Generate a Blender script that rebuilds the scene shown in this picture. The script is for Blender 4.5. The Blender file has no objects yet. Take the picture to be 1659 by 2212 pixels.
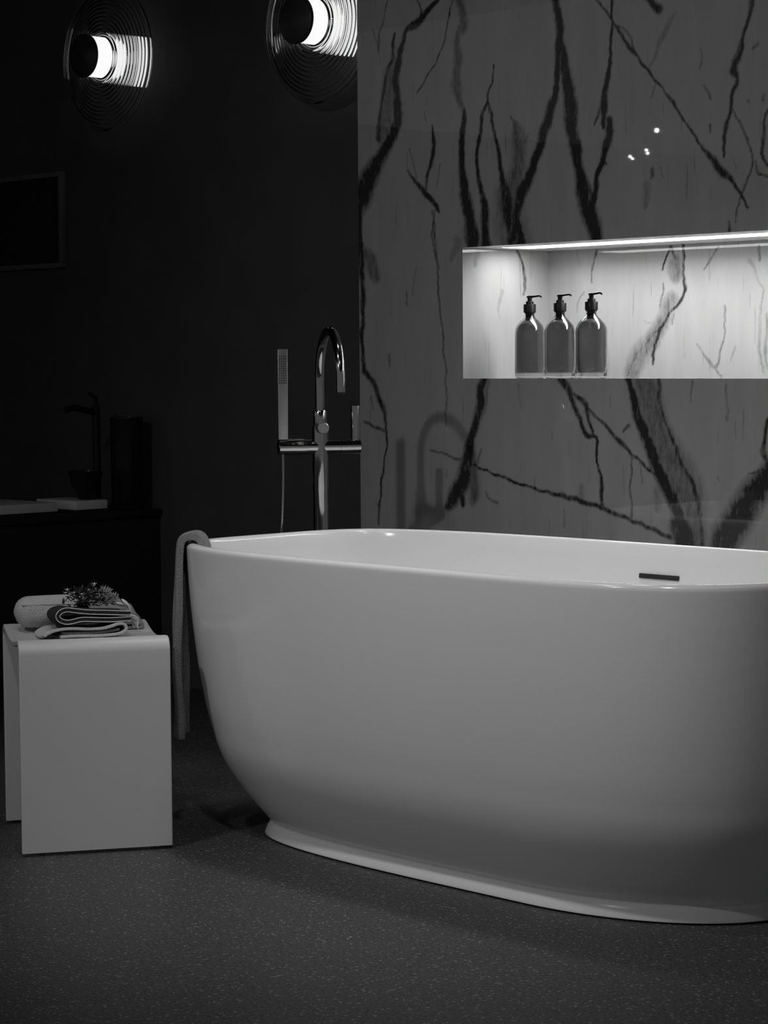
import bpy, bmesh, math, random
import numpy as np
from mathutils import Vector, Matrix

scene = bpy.context.scene
COL = scene.collection
random.seed(7)

# ------------------------------------------------------------------ camera
PITCH, ROLL, YAW, FPX = 0.066, -0.0071, 0.8031, 4900.0
cam_data = bpy.data.cameras.new('camera')
cam_data.sensor_fit = 'AUTO'
cam_data.sensor_width = 36.0
cam_data.lens = FPX * 36.0 / 2212.0
cam_data.clip_start, cam_data.clip_end = 0.05, 80.0
cam = bpy.data.objects.new('camera', cam_data)
COL.objects.link(cam)
_F = Vector((-math.sin(YAW) * math.cos(PITCH), math.cos(YAW) * math.cos(PITCH), -math.sin(PITCH)))
_R = Vector((math.cos(YAW), math.sin(YAW), 0))
_U = _R.cross(_F)
_R2 = math.cos(ROLL) * _R + math.sin(ROLL) * _U
_U2 = -math.sin(ROLL) * _R + math.cos(ROLL) * _U
_m = Matrix((_R2, _U2, -_F)).transposed().to_4x4()
_m.translation = Vector((0, 0, 1.0))
cam.matrix_world = _m
scene.camera = cam

# ------------------------------------------------------------------ world, exposure
world = bpy.data.worlds.new('world')
scene.world = world
world.use_nodes = True
world.node_tree.nodes['Background'].inputs[0].default_value = (1, 1, 1, 1)
world.node_tree.nodes['Background'].inputs[1].default_value = 0.105   # dim light of the open showroom around the set
vs = scene.view_settings
vs.view_transform = 'Standard'
vs.look = 'None'
vs.exposure = 0.0
vs.gamma = 1.0
vs.use_curve_mapping = False

# light levels (W) of the showroom's ceiling spotlights and the added side fill; the fixtures are built further down
KEY_SPOT = dict(loc=(-3.12, 0.05, 2.6), aim=(-3.45, 3.3, 0.95), power=63, cone=62, blend=0.9, radius=0.055)
FRONT_SPOT = dict(loc=(-3.35, 1.75, 2.72), aim=(-3.40, 3.05, 0.45), power=24, cone=66, blend=1.0, radius=0.07)
SIDE_FILL_SPOT = dict(loc=(-2.0, 1.75, 2.72), aim=(-2.66, 3.0, 0.40), power=66, cone=62, blend=1.0, radius=0.07)  # added fill lamp, brightens the right end of the bathtub
TOP_SPOT = dict(loc=(-3.30, 3.28, 2.72), aim=(-3.15, 3.20, 0.0), power=62, cone=46, blend=1.0, radius=0.10)
LED_STRENGTH = 20.0
SCONCE_STRENGTH = 0.95
FAR_SPOT_STRENGTH = 40.0

# ------------------------------------------------------------------ materials
def mat_base(name):
    m = bpy.data.materials.new(name)
    m.use_nodes = True
    nt = m.node_tree
    return m, nt, nt.nodes['Principled BSDF']

def g4(v):
    return (v, v, v, 1.0)

def plain(name, v, rough=0.5, metal=0.0, spec=0.5, bump=None, bump_scale=200.0, var=0.0, var_scale=20.0):
    m, nt, b = mat_base(name)
    b.inputs['Base Color'].default_value = g4(v)
    b.inputs['Roughness'].default_value = rough
    b.inputs['Metallic'].default_value = metal
    b.inputs['Specular IOR Level'].default_value = spec
    tc = nt.nodes.new('ShaderNodeTexCoord')
    if var:
        n = nt.nodes.new('ShaderNodeTexNoise'); n.inputs['Scale'].default_value = var_scale; n.inputs['Detail'].default_value = 5
        nt.links.new(tc.outputs['Object'], n.inputs['Vector'])
        r = nt.nodes.new('ShaderNodeMapRange')
        r.inputs['To Min'].default_value = v * (1 - var); r.inputs['To Max'].default_value = v * (1 + var)
        nt.links.new(n.outputs['Fac'], r.inputs['Value'])
        nt.links.new(r.outputs['Result'], b.inputs['Base Color'])
    if bump:
        n = nt.nodes.new('ShaderNodeTexNoise'); n.inputs['Scale'].default_value = bump_scale; n.inputs['Detail'].default_value = 4
        nt.links.new(tc.outputs['Object'], n.inputs['Vector'])
        bp = nt.nodes.new('ShaderNodeBump'); bp.inputs['Strength'].default_value = bump; bp.inputs['Distance'].default_value = 0.004
        nt.links.new(n.outputs['Fac'], bp.inputs['Height'])
        nt.links.new(bp.outputs['Normal'], b.inputs['Normal'])
    return m

def emitter(name, v, strength):
    m, nt, b = mat_base(name)
    b.inputs['Base Color'].default_value = g4(0.8)
    b.inputs['Emission Color'].default_value = g4(v)
    b.inputs['Emission Strength'].default_value = strength
    return m

def glass(name, v, ior, rough=0.0):
    m, nt, b = mat_base(name)
    b.inputs['Base Color'].default_value = g4(v)
    b.inputs['Roughness'].default_value = rough
    b.inputs['IOR'].default_value = ior
    b.inputs['Transmission Weight'].default_value = 1.0
    return m

def marble_material():
    m, nt, b = mat_base('polished_marble')
    L = nt.links
    tc = nt.nodes.new('ShaderNodeTexCoord')
    at = nt.nodes.new('ShaderNodeAttribute'); at.attribute_name = 'vein'
    n1 = nt.nodes.new('ShaderNodeTexNoise'); n1.inputs['Scale'].default_value = 55; n1.inputs['Detail'].default_value = 7; n1.inputs['Roughness'].default_value = 0.65
    mp = nt.nodes.new('ShaderNodeMapping'); mp.inputs['Scale'].default_value = (1.6, 1.6, 0.55)
    L.new(tc.outputs['Object'], mp.inputs['Vector']); L.new(mp.outputs['Vector'], n1.inputs['Vector'])
    add = nt.nodes.new('ShaderNodeMath'); add.operation = 'MULTIPLY_ADD'      # noise*1.5 + .25
    add.inputs[1].default_value = 2.0; add.inputs[2].default_value = -0.05
    L.new(n1.outputs['Fac'], add.inputs[0])
    mul = nt.nodes.new('ShaderNodeMath'); mul.operation = 'MULTIPLY'
    L.new(at.outputs['Fac'], mul.inputs[0]); L.new(add.outputs[0], mul.inputs[1])
    ss = nt.nodes.new('ShaderNodeMapRange'); ss.inputs['From Min'].default_value = 0.06; ss.inputs['From Max'].default_value = 0.80
    L.new(mul.outputs[0], ss.inputs['Value'])
    # soft cloudy streaks of the stone itself
    n2 = nt.nodes.new('ShaderNodeTexNoise'); n2.inputs['Scale'].default_value = 9; n2.inputs['Detail'].default_value = 8; n2.inputs['Roughness'].default_value = 0.6
    mp2 = nt.nodes.new('ShaderNodeMapping'); mp2.inputs['Scale'].default_value = (2.2, 2.2, 0.45)
    L.new(tc.outputs['Object'], mp2.inputs['Vector']); L.new(mp2.outputs['Vector'], n2.inputs['Vector'])
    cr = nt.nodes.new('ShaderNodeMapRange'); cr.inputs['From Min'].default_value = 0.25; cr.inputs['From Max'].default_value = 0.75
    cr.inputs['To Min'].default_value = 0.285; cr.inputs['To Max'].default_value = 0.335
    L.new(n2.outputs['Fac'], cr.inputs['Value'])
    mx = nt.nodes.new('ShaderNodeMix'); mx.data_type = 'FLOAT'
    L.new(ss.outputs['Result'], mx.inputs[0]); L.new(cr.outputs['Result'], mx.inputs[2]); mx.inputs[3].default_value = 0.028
    # fine upright hairlines
    n3 = nt.nodes.new('ShaderNodeTexNoise'); n3.inputs['Scale'].default_value = 30; n3.inputs['Detail'].default_value = 3
    mp3 = nt.nodes.new('ShaderNodeMapping'); mp3.inputs['Scale'].default_value = (3.0, 3.0, 0.25)
    L.new(tc.outputs['Object'], mp3.inputs['Vector']); L.new(mp3.outputs['Vector'], n3.inputs['Vector'])
    h3 = nt.nodes.new('ShaderNodeMapRange'); h3.interpolation_type = 'SMOOTHSTEP'; h3.inputs['From Min'].default_value = 0.62; h3.inputs['From Max'].default_value = 0.74
    h3.inputs['To Min'].default_value = 1.0; h3.inputs['To Max'].default_value = 0.72
    L.new(n3.outputs['Fac'], h3.inputs['Value'])
    hm = nt.nodes.new('ShaderNodeMath'); hm.operation = 'MULTIPLY'
    L.new(mx.outputs[0], hm.inputs[0]); L.new(h3.outputs['Result'], hm.inputs[1])
    L.new(hm.outputs[0], b.inputs['Base Color'])
    b.inputs['Roughness'].default_value = 0.015
    return m

def floor_material():
    m, nt, b = mat_base('speckled_terrazzo')
    L = nt.links
    tc = nt.nodes.new('ShaderNodeTexCoord')
    n0 = nt.nodes.new('ShaderNodeTexNoise'); n0.inputs['Scale'].default_value = 150; n0.inputs['Detail'].default_value = 6; n0.inputs['Roughness'].default_value = 0.7
    L.new(tc.outputs['Object'], n0.inputs['Vector'])
    r0 = nt.nodes.new('ShaderNodeMapRange'); r0.inputs['From Min'].default_value = 0.3; r0.inputs['From Max'].default_value = 0.7
    r0.inputs['To Min'].default_value = 0.02; r0.inputs['To Max'].default_value = 0.104
    L.new(n0.outputs['Fac'], r0.inputs['Value'])
    cur = r0.outputs['Result']
    for scale, thr, val in ((170, 0.10, 0.20), (260, 0.12, 0.012), (120, 0.06, 0.18)):
        v = nt.nodes.new('ShaderNodeTexVoronoi'); v.inputs['Scale'].default_value = scale
        L.new(tc.outputs['Object'], v.inputs['Vector'])
        sp = nt.nodes.new('ShaderNodeSeparateColor'); L.new(v.outputs['Color'], sp.inputs[0])
        pick = nt.nodes.new('ShaderNodeMath'); pick.operation = 'LESS_THAN'; pick.inputs[1].default_value = thr
        L.new(sp.outputs[0], pick.inputs[0])
        near = nt.nodes.new('ShaderNodeMath'); near.operation = 'LESS_THAN'; near.inputs[1].default_value = 0.38
        L.new(v.outputs['Distance'], near.inputs[0])
        both = nt.nodes.new('ShaderNodeMath'); both.operation = 'MULTIPLY'
        L.new(pick.outputs[0], both.inputs[0]); L.new(near.outputs[0], both.inputs[1])
        mx = nt.nodes.new('ShaderNodeMix'); mx.data_type = 'FLOAT'
        L.new(both.outputs[0], mx.inputs[0]); L.new(cur, mx.inputs[2]); mx.inputs[3].default_value = val
        cur = mx.outputs[0]
    L.new(cur, b.inputs['Base Color'])
    b.inputs['Roughness'].default_value = 0.5
    b.inputs['Specular IOR Level'].default_value = 0.35
    bp = nt.nodes.new('ShaderNodeBump'); bp.inputs['Strength'].default_value = 0.25; bp.inputs['Distance'].default_value = 0.002
    L.new(n0.outputs['Fac'], bp.inputs['Height']); L.new(bp.outputs['Normal'], b.inputs['Normal'])
    return m

M = {}
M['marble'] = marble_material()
M['floor'] = floor_material()
M['black_wall'] = plain('black_plaster', 0.085, 0.7, spec=0.2, var=0.25, var_scale=6)
M['ceiling'] = plain('dark_ceiling', 0.05, 0.8)
M['acrylic'] = plain('white_acrylic', 0.82, 0.16)
M['stool_white'] = plain('white_matte_resin', 0.62, 0.42, bump=0.05, bump_scale=500)
M['dark_gap'] = plain('black_rubber', 0.015, 0.7)
M['steel'] = plain('brushed_steel', 0.55, 0.10, metal=1.0)
M['steel_flat'] = plain('satin_steel', 0.42, 0.42, metal=1.0)
M['black_plastic'] = plain('black_plastic', 0.008, 0.4, spec=0.2)
M['black_metal'] = plain('black_metal', 0.03, 0.55, spec=0.2)
M['cap_metal'] = plain('dark_bronze', 0.05, 0.35, metal=0.0)
M['black_gloss'] = plain('black_gloss', 0.015, 0.3, spec=0.25)
M['frame'] = plain('dark_grey_frame', 0.12, 0.45)
M['picture'] = plain('black_picture', 0.03, 0.8, spec=0.1)
M['pale_stone'] = plain('pale_stone', 0.85, 0.5, var=0.08)
M['terry'] = plain('cream_terry', 0.62, 0.95, spec=0.1, bump=0.9, bump_scale=420, var=0.12, var_scale=90)
M['terry_white'] = plain('white_terry', 0.66, 0.95, spec=0.1, bump=0.7, bump_scale=500, var=0.1, var_scale=120)
M['terry_dark'] = plain('charcoal_terry', 0.045, 0.95, spec=0.1, bump=0.9, bump_scale=420, var=0.3, var_scale=120)
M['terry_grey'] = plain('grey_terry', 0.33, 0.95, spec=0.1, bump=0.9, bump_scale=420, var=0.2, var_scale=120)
M['towel_grey'] = plain('grey_bath_towel', 0.26, 0.95, spec=0.1, bump=0.8, bump_scale=380, var=0.12, var_scale=80)
M['leaf'] = plain('dark_leaf', 0.05, 0.6)
M['stem'] = plain('dry_stem', 0.12, 0.7)
M['petal'] = plain('cream_petal', 0.8, 0.7)
M['fluff'] = plain('dried_fluff', 0.45, 0.95, var=0.3, var_scale=200)
M['white_panel'] = plain('white_niche_panel', 0.8, 0.2)
M['led'] = emitter('led_diffuser', 1.0, LED_STRENGTH)
M['opal'] = emitter('opal_lamp_glass', 1.0, SCONCE_STRENGTH)
M['far_lens'] = emitter('spotlight_lens', 1.0, FAR_SPOT_STRENGTH)
M['near_lens'] = emitter('spotlight_lens_near', 1.0, 30.0)
M['rib_glass'] = glass('ribbed_clear_glass', 0.97, 1.48)
M['bottle'] = glass('smoked_bottle_plastic', 0.62, 1.42, 0.0)
M['liquid'] = glass('grey_soap', 0.34, 1.34, 0.0)

# ------------------------------------------------------------------ mesh helpers
class MB:
    """collects vertices and faces of ONE part"""
    def __init__(self):
        self.v, self.f = [], []
    def grid(self, rows, close_u=False, close_v=False, flip=False):
        base = len(self.v); nr = len(rows); nc = len(rows[0])
        for r in rows:
            self.v += [tuple(p) for p in r]
        for i in range(nr if close_v else nr - 1):
            for j in range(nc if close_u else nc - 1):
                a = base + i * nc + j; b2 = base + i * nc + (j + 1) % nc
                c = base + ((i + 1) % nr) * nc + (j + 1) % nc; d = base + ((i + 1) % nr) * nc + j
                self.f.append((a, d, c, b2) if flip else (a, b2, c, d))
        return base
    def cap(self, ring, flip=False):
        base = len(self.v); self.v += [tuple(p) for p in ring]
        idx = list(range(base, base + len(ring)))
        self.f.append(tuple(reversed(idx)) if flip else tuple(idx))
    def lathe(self, prof, seg=32, origin=(0, 0, 0), axis='z', close=False):
        """prof: list of (radius, height)"""
        rows = []
        for r, h in prof:
            row = []
            for k in range(seg):
                t = 2 * math.pi * k / seg
                c, s = r * math.cos(t), r * math.sin(t)
                p = (c, s, h) if axis == 'z' else ((c, h, s) if axis == 'y' else (h, c, s))
                row.append((p[0] + origin[0], p[1] + origin[1], p[2] + origin[2]))
            rows.append(row)
        self.grid(rows, close_u=True, close_v=close)
        if not close:
            if prof[0][0] > 1e-6: self.cap(rows[0], flip=True)
            if prof[-1][0] > 1e-6: self.cap(rows[-1])
    def tube(self, path, rad, seg=16, cap=True):
        pts = [Vector(p) for p in path]
        rads = rad if isinstance(rad, (list, tuple)) else [rad] * len(pts)
        t0 = (pts[1] - pts[0]).normalized()
        ref = Vector((0, 0, 1)) if abs(t0.z) < 0.9 else Vector((1, 0, 0))
        n = (ref - t0 * ref.dot(t0)).normalized()
        rows = []
        for i, p in enumerate(pts):
            a = pts[max(i - 1, 0)]; b2 = pts[min(i + 1, len(pts) - 1)]
            t = (b2 - a).normalized()
            n = (n - t * n.dot(t)).normalized(); bn = t.cross(n)
            rows.append([p + (n * math.cos(2 * math.pi * k / seg) + bn * math.sin(2 * math.pi * k / seg)) * rads[i] for k in range(seg)])
        self.grid(rows, close_u=True)
        if cap:
            self.cap(rows[0], flip=True); self.cap(rows[-1])
    def box(self, lo, hi):
        x0, y0, z0 = lo; x1, y1, z1 = hi; b2 = len(self.v)
        self.v += [(x0, y0, z0), (x1, y0, z0), (x1, y1, z0), (x0, y1, z0), (x0, y0, z1), (x1, y0, z1), (x1, y1, z1), (x0, y1, z1)]
        for f in ((0, 3, 2, 1), (4, 5, 6, 7), (0, 1, 5, 4), (1, 2, 6, 5), (2, 3, 7, 6), (3, 0, 4, 7)):
            self.f.append(tuple(b2 + i for i in f))
    def build(self, name, mat, parent=None, smooth=True, bevel=0.0, angle=40):
        me = bpy.data.meshes.new(name)
        me.from_pydata(self.v, [], self.f)
        me.materials.append(mat)
        bm = bmesh.new(); bm.from_mesh(me)
        bmesh.ops.remove_doubles(bm, verts=bm.verts, dist=1e-6)
        if bevel:
            bmesh.ops.bevel(bm, geom=[e for e in bm.edges if e.calc_face_angle(0) > 0.6], offset=bevel, segments=3, profile=0.5, affect='EDGES')
        bmesh.ops.recalc_face_normals(bm, faces=bm.faces)
        if smooth:
            for f in bm.faces: f.smooth = True
            for e in bm.edges:
                if e.calc_face_angle(0) > math.radians(angle): e.smooth = False
        bm.to_mesh(me); bm.free()
        o = bpy.data.objects.new(name, me); COL.objects.link(o)
        if parent: o.parent = parent
        return o

def empty(name, loc=(0, 0, 0), rz=0.0):
    o = bpy.data.objects.new(name, None); COL.objects.link(o)
    o.location = loc; o.rotation_euler = (0, 0, rz); o.empty_display_size = 0.05
    return o

def tag(o, label=None, cat=None, group=None, kind=None):
    if label: o['label'] = label
    if cat: o['category'] = cat
    if group: o['group'] = group
    if kind: o['kind'] = kind
    return o

def copy_tree(o, parent=None):
    c = o.copy(); COL.objects.link(c); c.parent = parent
    for ch in list(o.children): copy_tree(ch, c)
    return c

def catmull(pts, n=8):
    P = [np.array(p, float) for p in pts]; out = []
    for i in range(len(P) - 1):
        p0 = P[max(i - 1, 0)]; p1 = P[i]; p2 = P[i + 1]; p3 = P[min(i + 2, len(P) - 1)]
        for k in range(n):
            t = k / n
            out.append(0.5 * ((2 * p1) + (p2 - p0) * t + (2 * p0 - 5 * p1 + 4 * p2 - p3) * t * t + (3 * p1 - p0 - 3 * p2 + p3) * t ** 3))
    out.append(P[-1])
    return out

def aimed_spot(name, spec):
    """the lamp of a spotlight head, shining from its lens"""
    loc = Vector(spec['loc']); d = (Vector(spec['aim']) - loc).normalized()
    q = d.to_track_quat('-Z', 'Y')
    ld = bpy.data.lights.new(name, 'SPOT')
    ld.energy = spec['power']; ld.spot_size = math.radians(spec['cone']); ld.spot_blend = spec['blend']; ld.shadow_soft_size = spec['radius']
    o = bpy.data.objects.new(name, ld); COL.objects.link(o)
    o.location = loc + d * 0.012; o.rotation_euler = q.to_euler()
    return q

# ------------------------------------------------------------------ the room
WALL_Y = 4.0        # marble face
DARK_Y = 4.4        # dark wall behind
X0 = -4.23          # left end of the marble block
NX0, NX1 = -3.862, -2.55
NZ0, NZ1 = 0.9586, 1.277
NY = 4.3126         # niche back
CEIL = 3.0

b = MB(); b.grid([[(-14, -11, 0), (3, -11, 0)], [(-14, 4.5, 0), (3, 4.5, 0)]])
tag(b.build('floor', M['floor'], smooth=False), 'dark grey speckled terrazzo floor', 'floor', kind='structure')
b = MB(); b.box((-14, -1.6, CEIL), (3, 4.5, CEIL + 0.1))
tag(b.build('ceiling', M['ceiling'], smooth=False), 'dark showroom ceiling above the bath', 'ceiling', kind='structure')
b = MB(); b.box((-14, DARK_Y, 0), (3, DARK_Y + 0.1, CEIL))
tag(b.build('wall_back', M['black_wall'], smooth=False), 'black wall behind the sconces and the dark bench', 'wall', kind='structure')
b = MB(); b.box((-14.1, -11, 0), (-14, 4.5, CEIL))  # unseen wall, put in to keep the surroundings out of glass and marble reflections
tag(b.build('wall_left_blocker', M['black_wall'], smooth=False), 'added unseen black wall far left, blocking reflections of the surroundings', 'wall', kind='structure')

# veins of the stone, traced as (x or y, z, half width) in metres
WALL_VEINS = [
 (1, [(-3.94,1.882,0.0057), (-3.983,1.857,0.0073), (-4.022,1.831,0.009), (-4.049,1.822,0.0066), (-4.062,1.805,0.0058), (-4.071,1.775,0.0082), (-4.085,1.74,0.0107), (-4.09,1.698,0.0107), (-4.09,1.655,0.0124), (-4.086,1.611,0.0124), (-4.1,1.57,0.0141), (-4.131,1.535,0.015), (-4.159,1.5,0.0184), (-4.191,1.464,0.0252), (-4.219,1.422,0.0295), (-4.247,1.392,0.0253)]),
 (0.8, [(-4.097,1.815,0.0041), (-4.102,1.76,0.0058), (-4.12,1.725,0.005), (-4.134,1.683,0.0058), (-4.144,1.647,0.0042), (-4.149,1.598,0.0067), (-4.154,1.561,0.0083)]),
 (0.45, [(-4.116,1.719,0.0166), (-4.121,1.657,0.0207), (-4.126,1.596,0.0208), (-4.136,1.548,0.0166)]),
 (0.8, [(-4.013,1.89,0.0024), (-4,1.865,0.0033), (-4.005,1.841,0.0033)]),
 (0.6, [(-4.119,1.903,0.0017), (-4.128,1.867,0.0017), (-4.146,1.826,0.0025), (-4.156,1.784,0.0025)]),
 (0.5, [(-4.169,1.835,0.0017), (-4.156,1.79,0.0025), (-4.153,1.775,0.0017)]),
 (0.7, [(-3.894,1.876,0.002), (-3.907,1.824,0.002), (-3.924,1.778,0.0024), (-3.946,1.738,0.0024), (-3.993,1.689,0.002), (-4.015,1.666,0.0016)]),
 (0.5, [(-3.865,1.808,0.0072), (-3.878,1.767,0.0096), (-3.874,1.719,0.012), (-3.883,1.678,0.0137), (-3.87,1.636,0.0096), (-3.854,1.604,0.0064)]),
 (1, [(-3.856,1.605,0.0056), (-3.86,1.545,0.008), (-3.863,1.492,0.0088), (-3.861,1.444,0.0105), (-3.851,1.395,0.0137), (-3.839,1.353,0.0153), (-3.831,1.31,0.0176), (-3.827,1.268,0.0185)]),
 (0.9, [(-3.779,1.625,0.0032), (-3.792,1.593,0.0048), (-3.803,1.547,0.0048), (-3.81,1.5,0.0048), (-3.809,1.452,0.0056), (-3.797,1.404,0.008), (-3.787,1.362,0.0104), (-3.787,1.32,0.012), (-3.785,1.267,0.016)]),
 (0.85, [(-3.754,1.708,0.0016), (-3.763,1.667,0.002), (-3.778,1.628,0.0032), (-3.763,1.585,0.004), (-3.751,1.531,0.0048), (-3.739,1.483,0.0055), (-3.727,1.435,0.0079), (-3.715,1.393,0.0197), (-3.71,1.352,0.0237), (-3.7,1.316,0.0173), (-3.696,1.269,0.0118)]),
 (0.6, [(-3.702,1.58,0.0024), (-3.687,1.55,0.0047), (-3.679,1.52,0.0055), (-3.687,1.48,0.0031), (-3.691,1.433,0.0039)]),
 (0.4, [(-3.647,1.535,0.0031), (-3.663,1.501,0.0078), (-3.671,1.455,0.0078)]),
 (0.4, [(-3.74,1.413,0.004), (-3.744,1.371,0.0032), (-3.756,1.337,0.0024)]),
 (1, [(-3.558,1.842,0.01), (-3.549,1.79,0.01), (-3.545,1.75,0.0092), (-3.549,1.71,0.0085), (-3.554,1.665,0.0077), (-3.561,1.62,0.0085), (-3.572,1.587,0.0116), (-3.592,1.542,0.0116), (-3.608,1.503,0.0109), (-3.627,1.464,0.0101), (-3.647,1.43,0.0125), (-3.667,1.397,0.0141), (-3.675,1.368,0.0118), (-3.68,1.333,0.0094), (-3.668,1.268,0.0134)]),
 (1, [(-3.545,1.75,0.0084), (-3.533,1.703,0.0107), (-3.522,1.645,0.0146), (-3.513,1.587,0.0161), (-3.509,1.536,0.0161), (-3.496,1.489,0.013), (-3.488,1.443,0.013), (-3.473,1.391,0.0168), (-3.458,1.345,0.0206), (-3.443,1.31,0.019), (-3.432,1.264,0.0152)]),
 (1, [(-3.387,1.822,0.0026), (-3.387,1.761,0.003), (-3.391,1.706,0.0038), (-3.398,1.656,0.0057), (-3.406,1.612,0.0072), (-3.409,1.579,0.0091), (-3.415,1.534,0.0045)]),
 (1, [(-3.393,1.549,0.0075), (-3.396,1.521,0.0106), (-3.404,1.488,0.0091), (-3.413,1.461,0.0076), (-3.428,1.428,0.0061), (-3.439,1.389,0.0068), (-3.443,1.355,0.0076), (-3.451,1.327,0.0076)]),
 (0.7, [(-3.407,1.595,0.0038), (-3.428,1.563,0.003), (-3.443,1.542,0.0023)]),
 (0.9, [(-3.417,1.461,0.0045), (-3.406,1.449,0.003)]),
 (0.85, [(-3.431,1.825,0.0023), (-3.409,1.797,0.0026), (-3.387,1.772,0.003), (-3.358,1.73,0.0034), (-3.322,1.693,0.0034), (-3.293,1.662,0.003), (-3.264,1.629,0.003), (-3.236,1.602,0.0029), (-3.204,1.561,0.0044), (-3.187,1.538,0.0022), (-3.159,1.503,0.0029), (-3.131,1.468,0.0033), (-3.104,1.439,0.0072), (-3.077,1.411,0.0087), (-3.043,1.382,0.0043), (-3.023,1.354,0.0036), (-3.006,1.329,0.0021)]),
 (0.6, [(-3.372,1.759,0.0019), (-3.336,1.73,0.0022), (-3.325,1.699,0.0026)]),
 (0.9, [(-2.993,1.775,0.0043), (-3.004,1.729,0.0043), (-3.017,1.694,0.0043), (-3.027,1.658,0.005), (-3.044,1.625,0.01), (-3.034,1.605,0.005), (-3.047,1.569,0.0043), (-3.057,1.527,0.004), (-3.065,1.49,0.0047), (-3.07,1.443,0.0029)]),
 (0.6, [(-3.047,1.542,0.0022), (-3.027,1.509,0.0029), (-3.003,1.47,0.0029), (-2.99,1.426,0.0021), (-3.003,1.39,0.0029), (-3.026,1.349,0.0022), (-3.036,1.296,0.0022)]),
 (0.8, [(-2.948,1.539,0.0028), (-2.958,1.519,0.0028), (-2.964,1.483,0.0043), (-2.967,1.441,0.0036), (-2.95,1.413,0.0028)]),
 (0.6, [(-2.983,1.426,0.0021), (-2.973,1.399,0.0028), (-2.947,1.39,0.0028)]),
 (0.85, [(-4.052,1.474,0.0025), (-4.026,1.448,0.0041), (-3.996,1.419,0.0065), (-3.97,1.402,0.0049), (-3.948,1.376,0.0049), (-3.94,1.364,0.0024)]),
 (0.8, [(-3.964,1.583,0.0024), (-3.96,1.535,0.0065), (-3.969,1.487,0.0053), (-3.982,1.451,0.0041), (-3.991,1.421,0.0041)]),
 (0.4, [(-3.939,1.485,0.002), (-3.948,1.425,0.002)]),
 (0.4, [(-4.043,1.528,0.0025), (-4.026,1.485,0.0025), (-4.021,1.454,0.0025)]),
 (0.6, [(-3.953,1.371,0.0024), (-3.966,1.329,0.0033), (-3.962,1.292,0.0029), (-3.954,1.249,0.0024)]),
 (0.5, [(-3.132,1.679,0.0022), (-3.133,1.641,0.0022)]),
 (0.6, [(-3.125,1.603,0.0018), (-3.108,1.569,0.0025)]),
 (0.5, [(-3.107,1.515,0.0036), (-3.105,1.499,0.0036)]),
 (0.6, [(-3.271,1.429,0.0045), (-3.271,1.411,0.0045)]),
 (0.3, [(-3.282,1.396,0.0097), (-3.285,1.369,0.0112), (-3.289,1.341,0.0037)]),
 (0.3, [(-3.246,1.427,0.0037), (-3.243,1.413,0.0037)]),
 (0.35, [(-3.201,1.767,0.0022), (-3.229,1.738,0.0074), (-3.264,1.676,0.003), (-3.278,1.65,0.0019)]),
 (0.4, [(-3.261,1.613,0.003), (-3.275,1.589,0.0019)]),
 (0.5, [(-3.004,1.555,0.0036), (-3,1.552,0.0029)]),
 (0.5, [(-2.964,1.562,0.005), (-2.967,1.552,0.0028)]),
 (0.7, [(-3.056,1.302,0.0029), (-3.054,1.28,0.0036)]),
 (0.5, [(-2.978,1.674,0.005), (-2.991,1.667,0.0028)]),
 (0.3, [(-3.885,1.295,0.0105), (-3.881,1.277,0.0081)]),
 (0.4, [(-3.99,1.616,0.002), (-3.985,1.591,0.0016)]),
 (0.3, [(-3.043,1.435,0.0018), (-3.036,1.413,0.0018)]),
 (0.5, [(-4.22,1.278,0.0169), (-4.184,1.264,0.0126), (-4.166,1.213,0.0126)]),
 (0.5, [(-3.687,1.561,0.0078), (-3.677,1.526,0.0196), (-3.675,1.479,0.0196), (-3.687,1.433,0.0236), (-3.702,1.387,0.0394), (-3.705,1.34,0.0434), (-3.692,1.292,0.0433), (-3.684,1.263,0.0394)]),
 (0.95, [(-4.235,1.417,0.0169), (-4.229,1.354,0.011), (-4.233,1.291,0.0101), (-4.235,1.253,0.0093)]),
 (0.95, [(-3.791,0.96,0.0088), (-3.804,0.924,0.0112), (-3.804,0.888,0.0121), (-3.821,0.852,0.0097), (-3.834,0.815,0.0105), (-3.842,0.779,0.0154), (-3.855,0.742,0.0186), (-3.864,0.705,0.0203), (-3.89,0.674,0.0179), (-3.915,0.642,0.0106)]),
 (0.9, [(-3.868,0.711,0.0106), (-3.863,0.65,0.0073)]),
 (0.45, [(-3.83,0.749,0.0097), (-3.83,0.664,0.0137)]),
 (0.4, [(-3.779,0.954,0.0056), (-3.787,0.894,0.0056), (-3.8,0.858,0.0032)]),
 (0.5, [(-3.801,0.786,0.0024), (-3.813,0.755,0.0032)]),
 (0.8, [(-3.834,0.749,0.0024), (-3.772,0.732,0.0032), (-3.69,0.711,0.0032), (-3.61,0.693,0.0035), (-3.517,0.68,0.0058), (-3.455,0.667,0.005), (-3.41,0.657,0.0054), (-3.336,0.637,0.0045), (-3.27,0.618,0.0045), (-3.217,0.599,0.0052)]),
 (0.6, [(-3.975,0.782,0.0025), (-3.889,0.762,0.0033), (-3.847,0.751,0.0032)]),
 (0.9, [(-3.543,0.96,0.0101), (-3.52,0.931,0.0085), (-3.505,0.897,0.0062), (-3.486,0.862,0.0054), (-3.467,0.828,0.0054), (-3.436,0.82,0.0038), (-3.433,0.777,0.0031), (-3.421,0.725,0.0046), (-3.418,0.665,0.0054)]),
 (0.8, [(-3.501,0.923,0.0039), (-3.467,0.897,0.0069), (-3.459,0.863,0.0046), (-3.448,0.834,0.0038)]),
 (0.75, [(-3.467,0.897,0.0035), (-3.433,0.869,0.0034), (-3.395,0.841,0.0042), (-3.365,0.816,0.0057), (-3.34,0.796,0.0049), (-3.307,0.774,0.0034), (-3.263,0.742,0.0037)]),
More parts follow.
